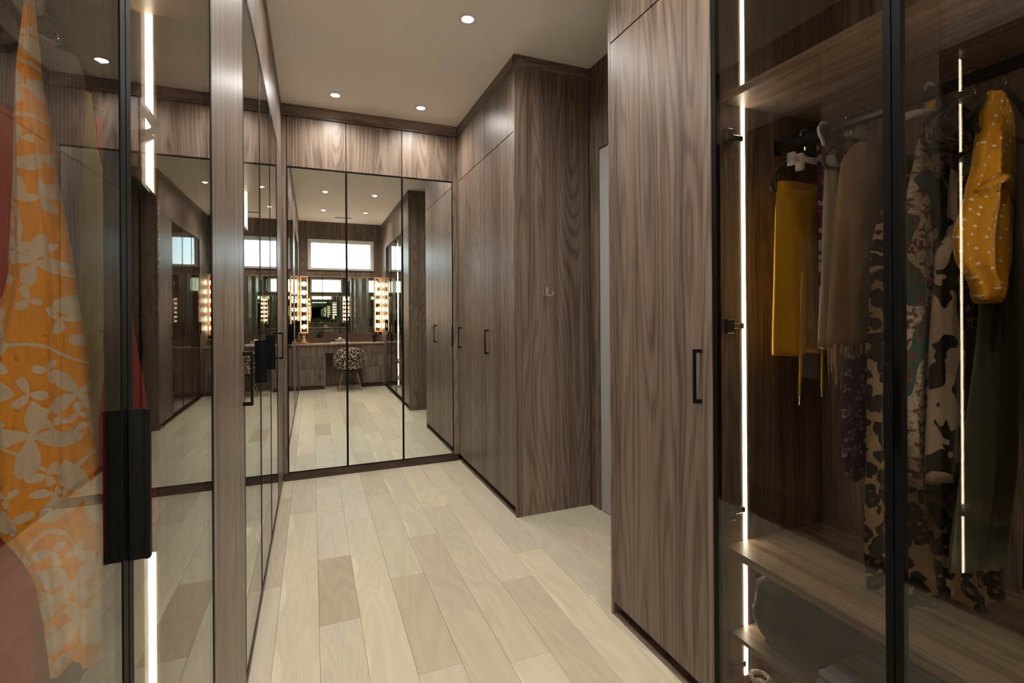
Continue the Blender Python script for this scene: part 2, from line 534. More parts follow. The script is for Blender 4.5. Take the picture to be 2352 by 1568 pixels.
def copy_tree(o, delta, parent=None):
    c = o.copy(); COL.objects.link(c)
    ORG[c.name] = ORG[o.name] + Vector(delta)
    if parent is None: c.location = ORG[c.name]
    else:
        c.parent = parent; c.location = ORG[c.name] - ORG[parent.name]
    for ch in o.children: copy_tree(ch, delta, c)
    return c

# ---------------------------------------------------------------- the room shell
G = .0006                                                            # hairline so neighbours never share a plane
XLB, XRB, YFB = XL-.60, 1.93, YF+.60                                   # cabinet backs
fl = box('floor', (XLB-.1, YB-.02, -.06), (XRB+.9, YFB+.02, -.0125), subfloor, None, 0)
tag(fl, 'pale bleached oak plank floor running down the dressing room', None, None, 'structure')
rng = random.Random(7)
PW = .1825
known = {-2: [3.115, 2.453], -1: [4.275, 2.9], 0: [1.45, 3.9], 1: [3.12, 2.458], 2: [3.623, 1.75], 3: [4.06, 2.745, 1.977], 4: [3.2, 2.31], 5: [3.64, 1.9], 6: [2.483, 3.9], 7: [2.75, 1.5], 8: [2.2, 3.1], 9: [2.6]}
tint = {(-2, 2.453): (.86, .82, .80), (1, 2.458): (.84, .79, .74), (3, 1.977): (.93, .90, .86), (-1, 2.9): (.92, .885, .87), (4, 2.31): (.95, .935, .94), (3, 4.06): (.93, .91, .86),
        (0, 1.45): (1.03, 1.02, .97), (5, 3.64): (1.03, 1.03, 1.0), (6, 1.0): (.93, .90, .87)}
for c in range(-4, 12):
    x0 = -.162 + .1825*c; x1 = x0 + PW
    if x1 < XL+.005 or x0 > XW+.3: continue
    joints = sorted(known.get(c, []))
    y = YB; js = [YB]
    lo = joints[0] if joints else 99
    while y < lo - 1.0:
        y += rng.uniform(.65, 1.5)
        if y < lo - .45: js.append(y)
    js += joints
    y = js[-1]
    while y < YFB - .9:
        y += rng.uniform(.8, 1.5)
        if y < YF: js.append(y)
    js.append(YF+.05)
    for a, b in zip(js, js[1:]):
        if b - a < .05: continue
        p = box('plank', (x0+.0004, a+.0004, -.012), (x1-.0004, b-.0004, 0), oak, fl, .0011)
        tt = tint.get((c, round(a, 3)), None)
        if tt is None:
            k = rng.uniform(.95, 1.03); tt = (k, k*rng.uniform(.985, 1.005), k*rng.uniform(.96, 1.01))
        p.color = (*tt, 1)

tag(box('ceiling', (XLB-.1, YB-.02, HC), (XRB+.9, YFB+.02, HC+.08), ceiling_paint, None, 0), 'warm white painted ceiling with recessed lights', None, None, 'structure')
tag(box('wall_left', (XLB-.10, YB-.02, 0), (XLB-.002, YFB+.02, HC-G), plaster, None, 0), 'plain wall behind the left wardrobes', None, None, 'structure')
tag(box('wall_far', (XLB, YFB+.002, 0), (XRB, YFB+.02, HC-G), plaster, None, 0), 'plain wall behind the mirrored wardrobe', None, None, 'structure')
wr = tag(box('wall_right', (XRB+.62, YB, 0), (XRB+.70, YFB, HC-G), plaster, None, 0), 'plain wall beyond the doorway', None, None, 'structure')
bm = bmesh.new()
add_box(bm, (XRB+.004, YB, 0), (XRB+.03, Y2-.02, HC-G)); add_box(bm, (XRB+.004, Y1+.02, 0), (XRB+.03, YFB, HC-G))
tag(from_bm('wall_right', bm, plaster), 'plain wall behind the right wardrobes', None, None, 'structure')
# recess by the doorway: wood lined wall with a pale door
bm = bmesh.new()
add_box(bm, (XW, 3.108, 0), (XW+.03, Y1+.02, HC-G)); add_box(bm, (XW, Y2-.02, 2.64), (XW+.03, 3.108, HC-G)); add_box(bm, (XW, Y2-.02, 0), (XW+.03, Y2+.12, 2.64))
tag(from_bm('wall_recess', bm, wood_z), 'dark walnut lined wall around the doorway', None, None, 'structure')
d1 = tag(box('door_1', (XW+.012, Y2+.12+G, .004), (XW+.055, 3.108-G, 2.639), white_paint, None, .002), 'tall pale grey door in the recess between the wood blocks', None, None, 'structure')

# back wall with window
WX0, WX1, WZ0, WZ1 = -.082, 1.178, 2.315, 2.925
bm = bmesh.new()
for lo, hi in (((XLB, 0), (WX0, HC-G)), ((WX1, 0), (XRB, HC-G)), ((WX0, 0), (WX1, WZ0)), ((WX0, WZ1), (WX1, HC-G))):
    add_box(bm, (lo[0], YB-.12, lo[1]), (hi[0], YB, hi[1]))
tag(from_bm('wall_back', bm, wood_z), 'walnut panelled wall above the vanity with a high window', None, None, 'structure')
bm = bmesh.new(); fw = .066
for lo, hi in (((WX0, WZ0), (WX1, WZ0+.045)), ((WX0, WZ1-fw), (WX1, WZ1)), ((WX0, WZ0+.045), (WX0+fw, WZ1-fw)), ((WX1-fw, WZ0+.045), (WX1, WZ1-fw))):
    add_box(bm, (lo[0]+G, YB-.10, lo[1]+G), (hi[0]-G, YB+.012, hi[1]-G), .003)
win = tag(from_bm('window_1', bm, white_vinyl), 'wide low window with white frame above the vanity mirror', None, None, 'structure')
box('glass_pane', (WX0+fw-.008, YB-.06, WZ0+.04), (WX1-fw+.008, YB-.055, WZ1-fw+.008), window_glass, win, 0)
for xx in (WX0+.022, WX1-.045):
    box('window_latch', (xx, YB+.012, 2.50), (xx+.022, YB+.022, 2.63), white_vinyl, win, .003)
box('window_sill', (WX0-.01, YB, WZ0-.022), (WX1+.01, YB+.02, WZ0-G), kick_x, win, .002)

# crown trims (two step profile)
def crown(n, lo, hi, mat, axis, label):
    """lo/hi give the plan rectangle whose visible face(s) are flush with the doors"""
    bm = bmesh.new()
    add_box(bm, (lo[0], lo[1], 3.197), (hi[0], hi[1], HC-G), .0008)
    s = .004
    add_box(bm, (lo[0]+s*(axis == 'x-'), lo[1]+s*(axis == 'y-'), 3.1735), (hi[0]-s*(axis == 'x+'), hi[1], 3.1965), .0008)
    o = from_bm(n, bm, mat)
    return tag(o, label, None, None, 'structure')
crown('trim_1', (XL-.06, YB+G, 0), (XL, YF-G, 0), wood_y, 'x+', 'walnut crown strip along the left wardrobes')
crown('trim_2', (XL+G, YF, 0), (XR-G, YF+.06, 0), wood_x, 'y-', 'walnut crown strip above the mirrored wardrobe')
crown('trim_3', (XR, Y1, 0), (XR+.06, YF-G, 0), wood_y, 'x-', 'walnut crown strip above the far right wardrobe')
crown('trim_4', (XR+.06+G, Y1, 0), (XW-G, Y1+.06, 0), wood_x, 'y-', 'walnut crown strip above the end panel with the hook')
crown('trim_5', (XR, YB+G, 0), (XR+.06, Y2, 0), wood_y, 'x-', 'walnut crown strip above the near right wardrobes')
crown('trim_6', (XR+.06+G, Y2-.06, 0), (XW-G, Y2, 0), wood_x, 'y+', 'walnut crown strip above the near end panel')

# ---------------------------------------------------------------- cabinets
DT = .020            # door thickness
def sx(side, d):
    """x of a point `d` metres behind the door face of a side wall"""
    return XL - d if side == 'L' else XR + d

def handle(parent, side, y, z0=1.112, z1=1.310):
    s = 1 if side == 'L' else -1
    X = XL if side == 'L' else XR
    bm = bmesh.new(); w = .006
    add_box(bm, (X+s*.0005, y-w, z0), (X+s*.034, y+w, z0+.013), .0008)
    add_box(bm, (X+s*.0005, y-w, z1-.013), (X+s*.034, y+w, z1), .0008)
    add_box(bm, (X+s*.026, y-w, z0+.013), (X+s*.034, y+w, z1-.013), .0008)
    return from_bm('handle', bm, black_metal, parent)

def pull(parent, side, y):
    s = 1 if side == 'L' else -1
    X = XL if side == 'L' else XR
    bm = bmesh.new()
    add_box(bm, (X+s*.0005, y-.0045, 1.108), (X+s*.022, y-.0005, 1.318), .0006)
    add_box(bm, (X+s*.019, y-.0065, 1.108), (X+s*.0255, y+.004, 1.318), .0008)
    return from_bm('pull_handle', bm, black_metal, parent)

def glass_door(parent, side, y0, y1, pull_y=None, hinge_y=None, z0=HB, z1=HS-.003):
    fw = .019
    a, b = sx(side, 0), sx(side, DT)
    bm = bmesh.new()
    y0 += .0015; y1 -= .0015
    for lo, hi in (((y0, z0), (y1, z0+fw)), ((y0, z1-fw), (y1, z1)), ((y0, z0+fw), (y0+fw, z1-fw)), ((y1-fw, z0+fw), (y1, z1-fw))):
        add_box(bm, (a, lo[0], lo[1]), (b, hi[0], hi[1]), .0006)
    d = from_bm('glass_door', bm, black_metal, parent)
    d['label'] = 'smoked glass door in slim black frame'
    p0, p1 = sx(side, .0012), sx(side, .0052)
    box('glass_pane', (p0, y0+fw-.002, z0+fw-.002), (p1, y1-fw+.002, z1-fw+.002), smoked, d, 0)
    if pull_y is not None: pull(d, side, pull_y)
    if hinge_y is not None:
        sgn = 1 if hinge_y > (y0+y1)/2 else -1
        for hz in (2.068, 1.396, .736, .182):
            bm = bmesh.new()
            add_box(bm, (sx(side, .022), hinge_y-sgn*.030, hz-.026), (sx(side, .058), hinge_y-sgn*.012, hz+.026), .004)
            add_box(bm, (sx(side, .045), hinge_y-sgn*.020, hz-.010), (sx(side, .112), hinge_y-sgn*.001, hz+.010), .003)
            from_bm('hinge', bm, grey_metal, d)
    return d

def wood_door(parent, side, y0, y1, z0, z1, handle_y=None, name='door'):
    d = box(name, (sx(side, 0), y0+.0026, z0), (sx(side, DT), y1-.0026, z1), wood_z, parent, .0008)
    if handle_y is not None: handle(d, side, handle_y)
    return d

def carcass(r, side, y0, y1, shelves=(), rod=False, led=(), end=None, led_top=9.0, inset=0.0):
    """panels of one wardrobe unit along a side wall between y0 and y1"""
    bx = XLB if side == 'L' else XRB
    f = DT + .002 + inset
    t = .018
    y0 += G; y1 -= G
    e0 = 0 if end == 0 else f; e1 = 0 if end == 1 else f
    zb0 = 0 if end == 0 else HB; zb1 = 0 if end == 1 else HB
    box('side_panel', (sx(side, e0), y0, zb0), (bx, y0+t, HC-.0015), wood_z, r)
    box('side_panel', (sx(side, e1), y1-t, zb1), (bx, y1, HC-.0015), wood_z, r)
    bs = -1 if side == 'L' else 1
    box('back_panel', (bx-bs*.012, y0+t+G, HB), (bx, y1-t-G, HC-.0015), wood_z, r, .0004)
    box('bottom_panel', (sx(side, f), y0+t+G, HB+.001), (bx-bs*.0126, y1-t-G, HB+.024), wood_y, r)
    box('divider_shelf', (sx(side, f), y0+t+G, HS-.02), (bx-bs*.0126, y1-t-G, HS+.012), wood_y, r)
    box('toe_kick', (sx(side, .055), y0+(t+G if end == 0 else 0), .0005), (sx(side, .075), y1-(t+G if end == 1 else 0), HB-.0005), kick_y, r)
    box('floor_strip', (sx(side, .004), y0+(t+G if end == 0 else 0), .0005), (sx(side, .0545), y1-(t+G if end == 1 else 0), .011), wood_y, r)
    for z in shelves:
        lowz = .29 < z < .32
        box('shelf', (sx(side, .054 if lowz else .030), y0+t+G, z-(.016 if lowz else .028)), (bx-bs*.0126, y1-t-G, z), shelf_y, r)
    if rod:
        zr, xr = 2.062, sx(side, .30)
        tube('clothes_rod', [(xr, y0+t+.001, zr), (xr, y1-t-.001, zr)], .011, dark_rod, r, 12, 1.6)
        for yy in (y0+t+.0008, y1-t-.0068):
            box('rod_bracket', (xr-.016, yy, zr-.028), (xr+.016, yy+.006, zr+.024), black_metal, r, .002)
    for which in led:
        yy = (y0+t, y0+t+.0022) if which == 0 else (y1-t-.0022, y1-t)
        zs = [HB+.06] + [v for s in sorted(shelves) for v in (s-.0285, s+.0005)] + [HS-.024]
        for a, b in zip(zs[0::2], zs[1::2]):
            if a > led_top: continue
            s = box('led_strip', (sx(side, .122), yy[0], a), (sx(side, .137), yy[1], b), led_e, r, 0)
            s['label'] = 'glowing white light strip'
    return r

def upper(r, side, y0, y1):
    return wood_door(r, side, y0, y1, HS+.0035, 3.165, None, 'upper_door')

UG = 'smoked glass wardrobes'
WG = 'walnut wardrobes'
# left wall, from the window wall towards the mirrors
def lroot(n, y0, y1, label, g): return root(n, ((XL+XLB)/2, (y0+y1)/2, 0), label, 'wardrobe', g)
def rroot(n, y0, y1, label, g): return root(n, ((XR+XRB)/2, (y0+y1)/2, 0), label, 'wardrobe', g)

L = [-.44, .20, .837, 1.475, 2.10, 2.745, 3.379, 4.022, 4.664]
r = lroot('walnut_filler', YB, L[0], 'narrow walnut filler panel beside the left column of vanity bulbs', None)
r['category'] = 'panel'
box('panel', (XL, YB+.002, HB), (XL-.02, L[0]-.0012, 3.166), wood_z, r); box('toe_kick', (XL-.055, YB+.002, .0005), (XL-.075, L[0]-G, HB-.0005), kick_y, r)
r = lroot('glass_wardrobe', L[0], L[1], 'single door smoked glass wardrobe on the left, next to the vanity', UG)
carcass(r, 'L', L[0], L[1], rod=True, shelves=(.47, 2.213)); glass_door(r, 'L', L[0], L[1], L[0]+.04); upper(r, 'L', L[0], L[1])
r = lroot('glass_wardrobe', L[1], L[3], 'smoked glass wardrobe filling the left edge, holding the orange floral dress', UG)
carcass(r, 'L', L[1], L[3], rod=True, shelves=(.472, 2.215, 2.510), led=(0, 1))
glass_door(r, 'L', L[1], L[2], None); gd = glass_door(r, 'L', L[2], L[3], L[2]+.0035)
_c = ORG[gd.name]; _e = .0015                       # this door stands a few millimetres proud at its far edge
gd.rotation_euler.z = -_e; gd.location += Vector(((_c.y-L[2])*_e, 0, 0)); upper(r, 'L', L[1], L[2]); upper(r, 'L', L[2], L[3])
r = lroot('walnut_wardrobe', L[3], L[4], 'walnut wardrobe between the two glass wardrobes on the left', WG)
carcass(r, 'L', L[3], L[4]); wood_door(r, 'L', L[3], L[4], HB, HS-.003, L[4]-.045); upper(r, 'L', L[3], L[4])
r = lroot('glass_wardrobe', L[4], L[6], 'two door smoked glass wardrobe in the middle of the left wall', UG)
carcass(r, 'L', L[4], L[6], rod=True, shelves=(.235, 2.215), led=(0, 1), led_top=2.0)
glass_door(r, 'L', L[4], L[5], None); glass_door(r, 'L', L[5], L[6], L[5]+.0035); upper(r, 'L', L[4], L[6])
r = lroot('glass_wardrobe', L[6], L[7], 'single door smoked glass wardrobe near the far left corner', UG)
carcass(r, 'L', L[6], L[7], rod=True, shelves=(.472, 2.215)); glass_door(r, 'L', L[6], L[7], L[6]+.0035); upper(r, 'L', L[6], L[7])
r = lroot('walnut_wardrobe', L[7], L[8], 'narrow walnut wardrobe in the far left corner beside the mirrors', WG)
carcass(r, 'L', L[7], L[8]); wood_door(r, 'L', L[7], L[8], HB, HS-.003, L[7]+.06); upper(r, 'L', L[7], L[8])
box('filler_panel', (XL, L[8]+.001, HB), (XL-.02, YF-.001, 3.166), wood_z, r)

# right wall
Rr = [-.406, .186, .778, 1.370]
r = rroot('walnut_filler', YB, Rr[0], 'narrow walnut filler panel beside the right column of vanity bulbs', None)
r['category'] = 'panel'
box('panel', (XR, YB+.002, HB), (XR+.02, Rr[0]-.0012, 3.166), wood_z, r); box('toe_kick', (XR+.055, YB+.002, .0005), (XR+.075, Rr[0]-G, HB-.0005), kick_y, r)
r = rroot('glass_wardrobe', Rr[0], Rr[1], 'single door smoked glass wardrobe on the right, next to the vanity', UG)
carcass(r, 'R', Rr[0], Rr[1], rod=True, shelves=(.616, 2.218)); glass_door(r, 'R', Rr[0], Rr[1], Rr[0]+.04); upper(r, 'R', Rr[0], Rr[1])
r = rroot('glass_wardrobe', Rr[1], Rr[3], 'smoked glass wardrobe at the right edge, full of hanging clothes', UG)
carcass(r, 'R', Rr[1], Rr[3], rod=True, shelves=(.305, .616, 2.218), led=(0, 1))
glass_door(r, 'R', Rr[1], Rr[2], None, Rr[1]+.019); glass_door(r, 'R', Rr[2], Rr[3], Rr[2]+.0035, Rr[3]-.019)
upper(r, 'R', Rr[1], Rr[2]); upper(r, 'R', Rr[2], Rr[3])
r = rroot('walnut_wardrobe', Rr[3], Y2, 'tall walnut wardrobe in the right foreground beside the glass doors', WG)
carcass(r, 'R', Rr[3], Y2, end=1); wood_door(r, 'R', Rr[3], Y2-.019, HB, HS-.003, Rr[3]+.058); upper(r, 'R', Rr[3], Y2-.019)
r = rroot('walnut_wardrobe', Y1, YF, 'two door walnut wardrobe at the far right next to the mirrors', WG)
carcass(r, 'R', Y1, YF-.04, end=0)
ym = 3.855
wood_door(r, 'R', Y1+.019, ym, HB, HS-.003, ym-.055); wood_door(r, 'R', ym, YF-.055, HB, HS-.003, YF-.055-.06)
upper(r, 'R', Y1+.019, ym); upper(r, 'R', ym, YF-.055)
box('filler_panel', (XR, YF-.0538, HB), (XR+.02, YF-.001, 3.166), wood_z, r)

# far wall: mirrored wardrobe
r = root('mirrored_wardrobe', ((XL+XR)/2, YF+.3, 0), 'three door mirrored wardrobe across the end of the room', 'wardrobe')
mx = [-.203, .2885, .7885, 1.2755]
f = DT+.002
box('side_panel', (mx[0]-.018, YF+f, HB), (mx[0]-G, YFB, HC-.0015), wood_z, r); box('side_panel', (mx[3]+G, YF+f, HB), (mx[3]+.018, YFB, HC-.0015), wood_z, r)
box('back_panel', (mx[0]+G, YFB-.012, HB), (mx[3]-G, YFB, HC-.0015), wood_z, r)
box('bottom_panel', (mx[0]+G, YF+f, HB+.001), (mx[3]-G, YFB-.0126, HB+.024), wood_x, r)
box('divider_shelf', (mx[0]+G, YF+f, HS-.02), (mx[3]-G, YFB-.0126, HS+.012), wood_x, r)
box('filler_panel', (XL+.001, YF, HB), (mx[0]-.0015, YF+DT, 3.166), wood_z, r); box('filler_panel', (mx[3]+.0015, YF, HB), (XR-.001, YF+DT, 3.166), wood_z, r)
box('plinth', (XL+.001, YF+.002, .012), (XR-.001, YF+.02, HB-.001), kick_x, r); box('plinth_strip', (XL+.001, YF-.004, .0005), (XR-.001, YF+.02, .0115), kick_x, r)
for i in range(3):
    a, b = mx[i]+.001, mx[i+1]-.001
    fw = .0075; z0, z1 = HB+.001, HS-.004
    bm = bmesh.new()
    for lo, hi in (((a, z0), (b, z0+fw)), ((a, z1-fw), (b, z1)), ((a, z0+fw), (a+fw, z1-fw)), ((b-fw, z0+fw), (b, z1-fw))):
        add_box(bm, (lo[0], YF, lo[1]), (hi[0], YF+DT, hi[1]), .0005)
    d = from_bm('mirror_door', bm, black_metal, r); d['label'] = 'tall mirror door in thin black frame'
    box('mirror_pane', (a+fw-.001, YF+.002, z0+fw-.001), (b-fw+.001, YF+.007, z1-fw+.001), mirror_silver, d, 0)
    if i == 1:
        bm = bmesh.new(); xx = b-.001
        add_box(bm, (xx-.004, YF-.0005, 1.108), (xx, YF-.022, 1.318), .0006); add_box(bm, (xx-.006, YF-.019, 1.108), (xx+.004, YF-.0255, 1.318), .0008)
        from_bm('pull_handle', bm, black_metal, d)
    u = box('upper_door', (mx[i]+.003, YF, HS+.0035), (mx[i+1]-.003, YF+DT, 3.165), wood_z, r, .0008)

# robe hook on the end panel
hk = root('robe_hook', (1.571, Y1, 1.585), 'small chrome double robe hook on the walnut end panel', 'hook')
hx, hz = 1.571, 1.60
bm = bmesh.new()
add_box(bm, (hx-.011, Y1-.0005, hz-.032), (hx+.011, Y1-.005, hz+.030), .002)
from_bm('backplate', bm, chrome, hk)
for s in (-1, 1):
    tube('prong', [(hx, Y1-.006, hz-.022), (hx+s*.018, Y1-.018, hz-.034), (hx+s*.034, Y1-.026, hz-.026), (hx+s*.044, Y1-.030, hz-.004)], [.0045, .0042, .004, .0046], chrome, hk, 8)

# ---------------------------------------------------------------- vanity
GX0, GX1 = XL+.002, XR-.002
def pedestal(x0, x1, label, outer):
    r = root('vanity_drawer_unit', ((x0+x1)/2, (YV+YB)/2, 0), label, 'drawers', 'vanity drawer units')
    yb = YB+.002
    box('side_panel', (x0, YV-.001, .001), (x0+.020, yb, .838), wood_z, r)
    box('side_panel', (x1-.020, YV-.001, .001), (x1, yb, .838), wood_z, r)
    box('back_panel', (x0+.0206, yb, .07), (x1-.0206, yb+.012, .838), wood_z, r)
    box('bottom_panel', (x0+.0206, YV-.022, .07), (x1-.0206, yb+.013, .086), wood_x, r)
    box('toe_kick', (x0+.0206, YV-.04, .001), (x1-.0206, YV-.058, .069), kick_x, r)
    for z0, z1 in ((.627, .834), (.413, .623), (.088, .409)):
        box('drawer', (x0+.0215, YV, z0), (x1-.0215, YV-.02, z1), wood_z, r, .001)
    return r
pedestal(GX0, .222, 'three drawer walnut vanity unit under the rabbit figurine', 0)
pedestal(.884, GX1, 'three drawer walnut vanity unit under the crystal boxes', 1)
box_ap = tag(box('vanity_apron', (.223, YV-.004, .69), (.883, YV-.022, .838), wood_z), 'walnut apron board above the knee space of the vanity', 'panel')
tag(box('knee_space_panel', (.2235, YB+.002, .02), (.8825, YB+.012, .838), wood_z), 'dark walnut back panel of the vanity knee space', 'panel')
ct = tag(box('vanity_countertop', (GX0, YB+.002, .840), (GX1, YV+.018, .868), top_x, None, .002), 'long light walnut countertop of the vanity', 'countertop')
vm = root('vanity_mirror', (.55, YB, 1.05), 'wide frameless mirror above the vanity between the bulb columns', 'mirror')
MX = [-.072, .33, .80, 1.182]
for i in range(3):
    box('mirror_pane', (MX[i]+.001, YB+.001, 1.055), (MX[i+1]-.001, YB+.007, 2.172), mirror_vanity, vm, .0015)
box('trim_rail', (-.07, YB+.001, 2.174), (1.182, YB+.016, 2.188), copper_wood, vm)
bs0, bs1 = .869, 1.053
tag(box('backsplash', (GX0, YB+.0006, bs0), (GX1, YB+.0095, bs1), kick_x), 'dark walnut backsplash strip behind the vanity counter', 'backsplash')
box_o = root('power_outlet', (.12, YB+.01, 1.0), 'black power outlet on the dark vanity backsplash', 'outlet')
box('cover_plate', (.062, YB+.0100, .972), (.180, YB+.0145, 1.045), black_metal, box_o)
for xx in (.092, .150): box('socket', (xx-.016, YB+.0146, .988), (xx+.016, YB+.018, 1.030), velvet, box_o)
def bulb_panel(x0, x1, label):
    r = root('bulb_light_panel', ((x0+x1)/2, YB, 1.06), label, 'light', 'vanity bulb panels')
    z0, z1 = 1.062, 2.188; w = .024
    bm = bmesh.new()
    for lo, hi in (((x0, z0), (x1, z0+w)), ((x0, z1-w), (x1, z1)), ((x0, z0+w), (x0+w, z1-w)), ((x1-w, z0+w), (x1, z1-w))):
        add_box(bm, (lo[0], YB+.010, lo[1]), (hi[0], YB+.050, hi[1]), .001)
    from_bm('frame', bm, copper_wood, r)
    box('back_plate', (x0+.002, YB+.010, z0+.004), (x1-.002, YB+.014, z1-.004), mirror_vanity, r)
    for k in range(6):
        z = 2.028 - k*.1665; xc = (x0+x1)/2
        b = from_bm('bulb', (lambda bb: (bmesh.ops.create_uvsphere(bb, u_segments=14, v_segments=9, radius=.044, matrix=Matrix.Translation((xc, YB+.082, z))), bb)[1])(bmesh.new()), bulb_e, r, True)
        tube('socket', [(xc, YB+.015, z), (xc, YB+.046, z)], .017, chrome, b, 12)
    return r
bulb_panel(-.226, -.080, 'column of six glowing round bulbs at the left end of the vanity')
bulb_panel(1.186, 1.322, 'column of six glowing round bulbs at the right end of the vanity')

# things on the counter
CZ = .8685
rb = root('rabbit_figurine', (-.155, -.90, CZ), 'golden rabbit figurine on the left of the vanity counter', 'figurine')
lathe('body', (-.155, -.90, CZ), [(0, 0), (.034, .001), (.040, .02), (.036, .06), (.024, .095), (.016, .11), (0, .113)], gold, rb)
lathe('head', (-.155, -.888, CZ+.100), [(0, 0), (.018, .006), (.024, .022), (.019, .042), (0, .050)], gold, rb)
for s in (-1, 1):
    tube('ear', [(-.155+s*.009, -.888, CZ+.146), (-.155+s*.016, -.888, CZ+.180), (-.155+s*.024, -.886, CZ+.222)], [.006, .0085, .002], gold, rb, 8)
    tube('paw', [(-.155+s*.028, -.875, CZ+.06), (-.155+s*.026, -.852, CZ+.045)], [.010, .008], gold, rb, 8)
lathe('dish', (-.155, -.90, CZ), [(.0, .0), (.02, .0), (.075, .012), (.085, .030), (.08, .030), (.07, .016), (0.0, .008)], gold, rb)
tr = root('trinket_tray', (.50, -.93, CZ), 'white tray on the vanity counter under the patterned box', 'tray')
box('base', (.33, -1.00, CZ), (.68, -.84, CZ+.006), white_plastic, tr, .003)
bm = bmesh.new()
for lo, hi in (((.33, -1.00), (.68, -.992)), ((.33, -.848), (.68, -.84)), ((.33, -.992), (.338, -.848)), ((.672, -.992), (.68, -.848))): add_box(bm, (lo[0], lo[1], CZ+.0065), (hi[0], hi[1], CZ+.016), .001)
from_bm('rim', bm, white_plastic, tr)
pat = cloth_cells('black_white_mosaic', [(.65, .62, .55), (.03, .03, .03), (.5, .47, .4)], 90)
tb = root('trinket_box', (.50, -.92, CZ+.007), 'patterned box with gold rim and white flower on the vanity tray', 'box')
box('body', (.415, -.965, CZ+.0065), (.585, -.875, CZ+.062), pat, tb, .004); box('lid_rim', (.405, -.975, CZ+.0625), (.595, -.865, CZ+.072), gold, tb, .003)
for k in range(6):
    an = k*math.pi/3; bm = bmesh.new()
    bmesh.ops.create_icosphere(bm, subdivisions=1, radius=.018, matrix=Matrix.Translation((.50+.018*math.cos(an), -.92+.018*math.sin(an), CZ+.090)))
    from_bm('petal', bm, white_plastic, tb, True)
hd = root('hand_ornament', (1.155, -.90, CZ), 'black hand shaped ring holder on the right of the vanity counter', 'ornament')
lathe('wrist', (1.155, -.90, CZ), [(0, 0), (.034, .0), (.030, .008), (.020, .03), (.024, .055), (.030, .08), (.022, .098), (0, .10)], black_metal, hd)
for k, (dx, h) in enumerate(((-.030, .125), (-.014, .150), (.002, .158), (.017, .148), (.034, .112))):
    tube('finger', [(1.155+dx*.6, -.90, CZ+.080), (1.155+dx, -.898, CZ+.110), (1.155+dx*1.25, -.894, CZ+h)], [.009, .008, .005], black_metal, hd, 8)
for k, (xx, yy, hh) in enumerate(((1.235, -.99, .145), (1.262, -.88, .105))):
    j = root('crystal_box', (xx, yy, CZ), ('tall' if k == 0 else 'short') + ' clear box of jewellery under the right bulb column', 'box', 'clear boxes on the vanity')
    bm = bmesh.new(); add_box(bm, (xx-.048, yy-.04, CZ), (xx+.048, yy+.04, CZ+hh), .003); from_bm('shell', bm, jar_glass, j)
    for q in range(3): box('divider', (xx-.045, yy-.036, CZ+.006+q*hh/3.2), (xx+.045, yy+.036, CZ+.009+q*hh/3.2), gold if q else white_plastic, j, 0)
    lathe('knob', (xx, yy, CZ+hh), [(0, 0), (.008, .001), (.006, .008), (.013, .018), (0, .030)], gold, j, 12)

# leopard chair
def chair():
    cx, cyy = .645, -.425
    r = root('vanity_chair', (cx, cyy, 0), 'leopard print tub chair with thin brass legs at the vanity', 'chair')
    # shell: wraps the far side from the vanity, open towards the counter
    bm = bmesh.new(); N, M = 40, 10
    def P(i, j, off):
        a = -1.95 + 3.9*i/N                       # 0 = straight back (towards +y)
        t = j/M
        top = .80 - .30*(abs(a)/1.95)**2.2
        z = .405 + (top-.405)*t
        rr = (.215 + .05*math.sin(min(1, t*1.15)*math.pi*.55)) + off
        rx = rr*1.03
        return Vector((cx + rx*math.sin(a), cyy - .01 + rr*math.cos(a)*.92, z))
    rings = []
    for i in range(N+1):
        outer = [P(i, j, .018) for j in range(M+1)]
        inner = [P(i, j, -.018) for j in range(M, -1, -1)]
        cap = [(outer[-1]+inner[0])/2 + Vector((0, 0, .016))]
        rings.append([bm.verts.new(v) for v in outer + cap + inner])
    for a, b in zip(rings, rings[1:]):
        k = len(a)
        for q in range(k):
            bm.faces.new((a[q], a[(q+1) % k], b[(q+1) % k], b[q]))
    bm.faces.new(rings[0][::-1]); bm.faces.new(rings[-1])
    from_bm('backrest', bm, c_leo_chair, r, True)
    lathe('seat', (cx, cyy-.01, .395), [(0, 0), (.17, .002), (.205, .02), (.213, .05), (.205, .085), (.15, .10), (0, .104)], c_leo_chair, r, 32)
    lathe('seat_base', (cx, cyy-.01, .378), [(0, 0), (.15, .0), (.16, .008), (.15, .016), (0, .0165)], black_metal, r, 24)
    for dx, dy in ((-1, 1), (1, 1), (-1, -1), (1, -1)):
        tube('leg', [(cx+dx*.12, cyy+dy*.11, .385), (cx+dx*.205, cyy+dy*.19, .003)], [.010, .007], gold, r, 10)
chair()

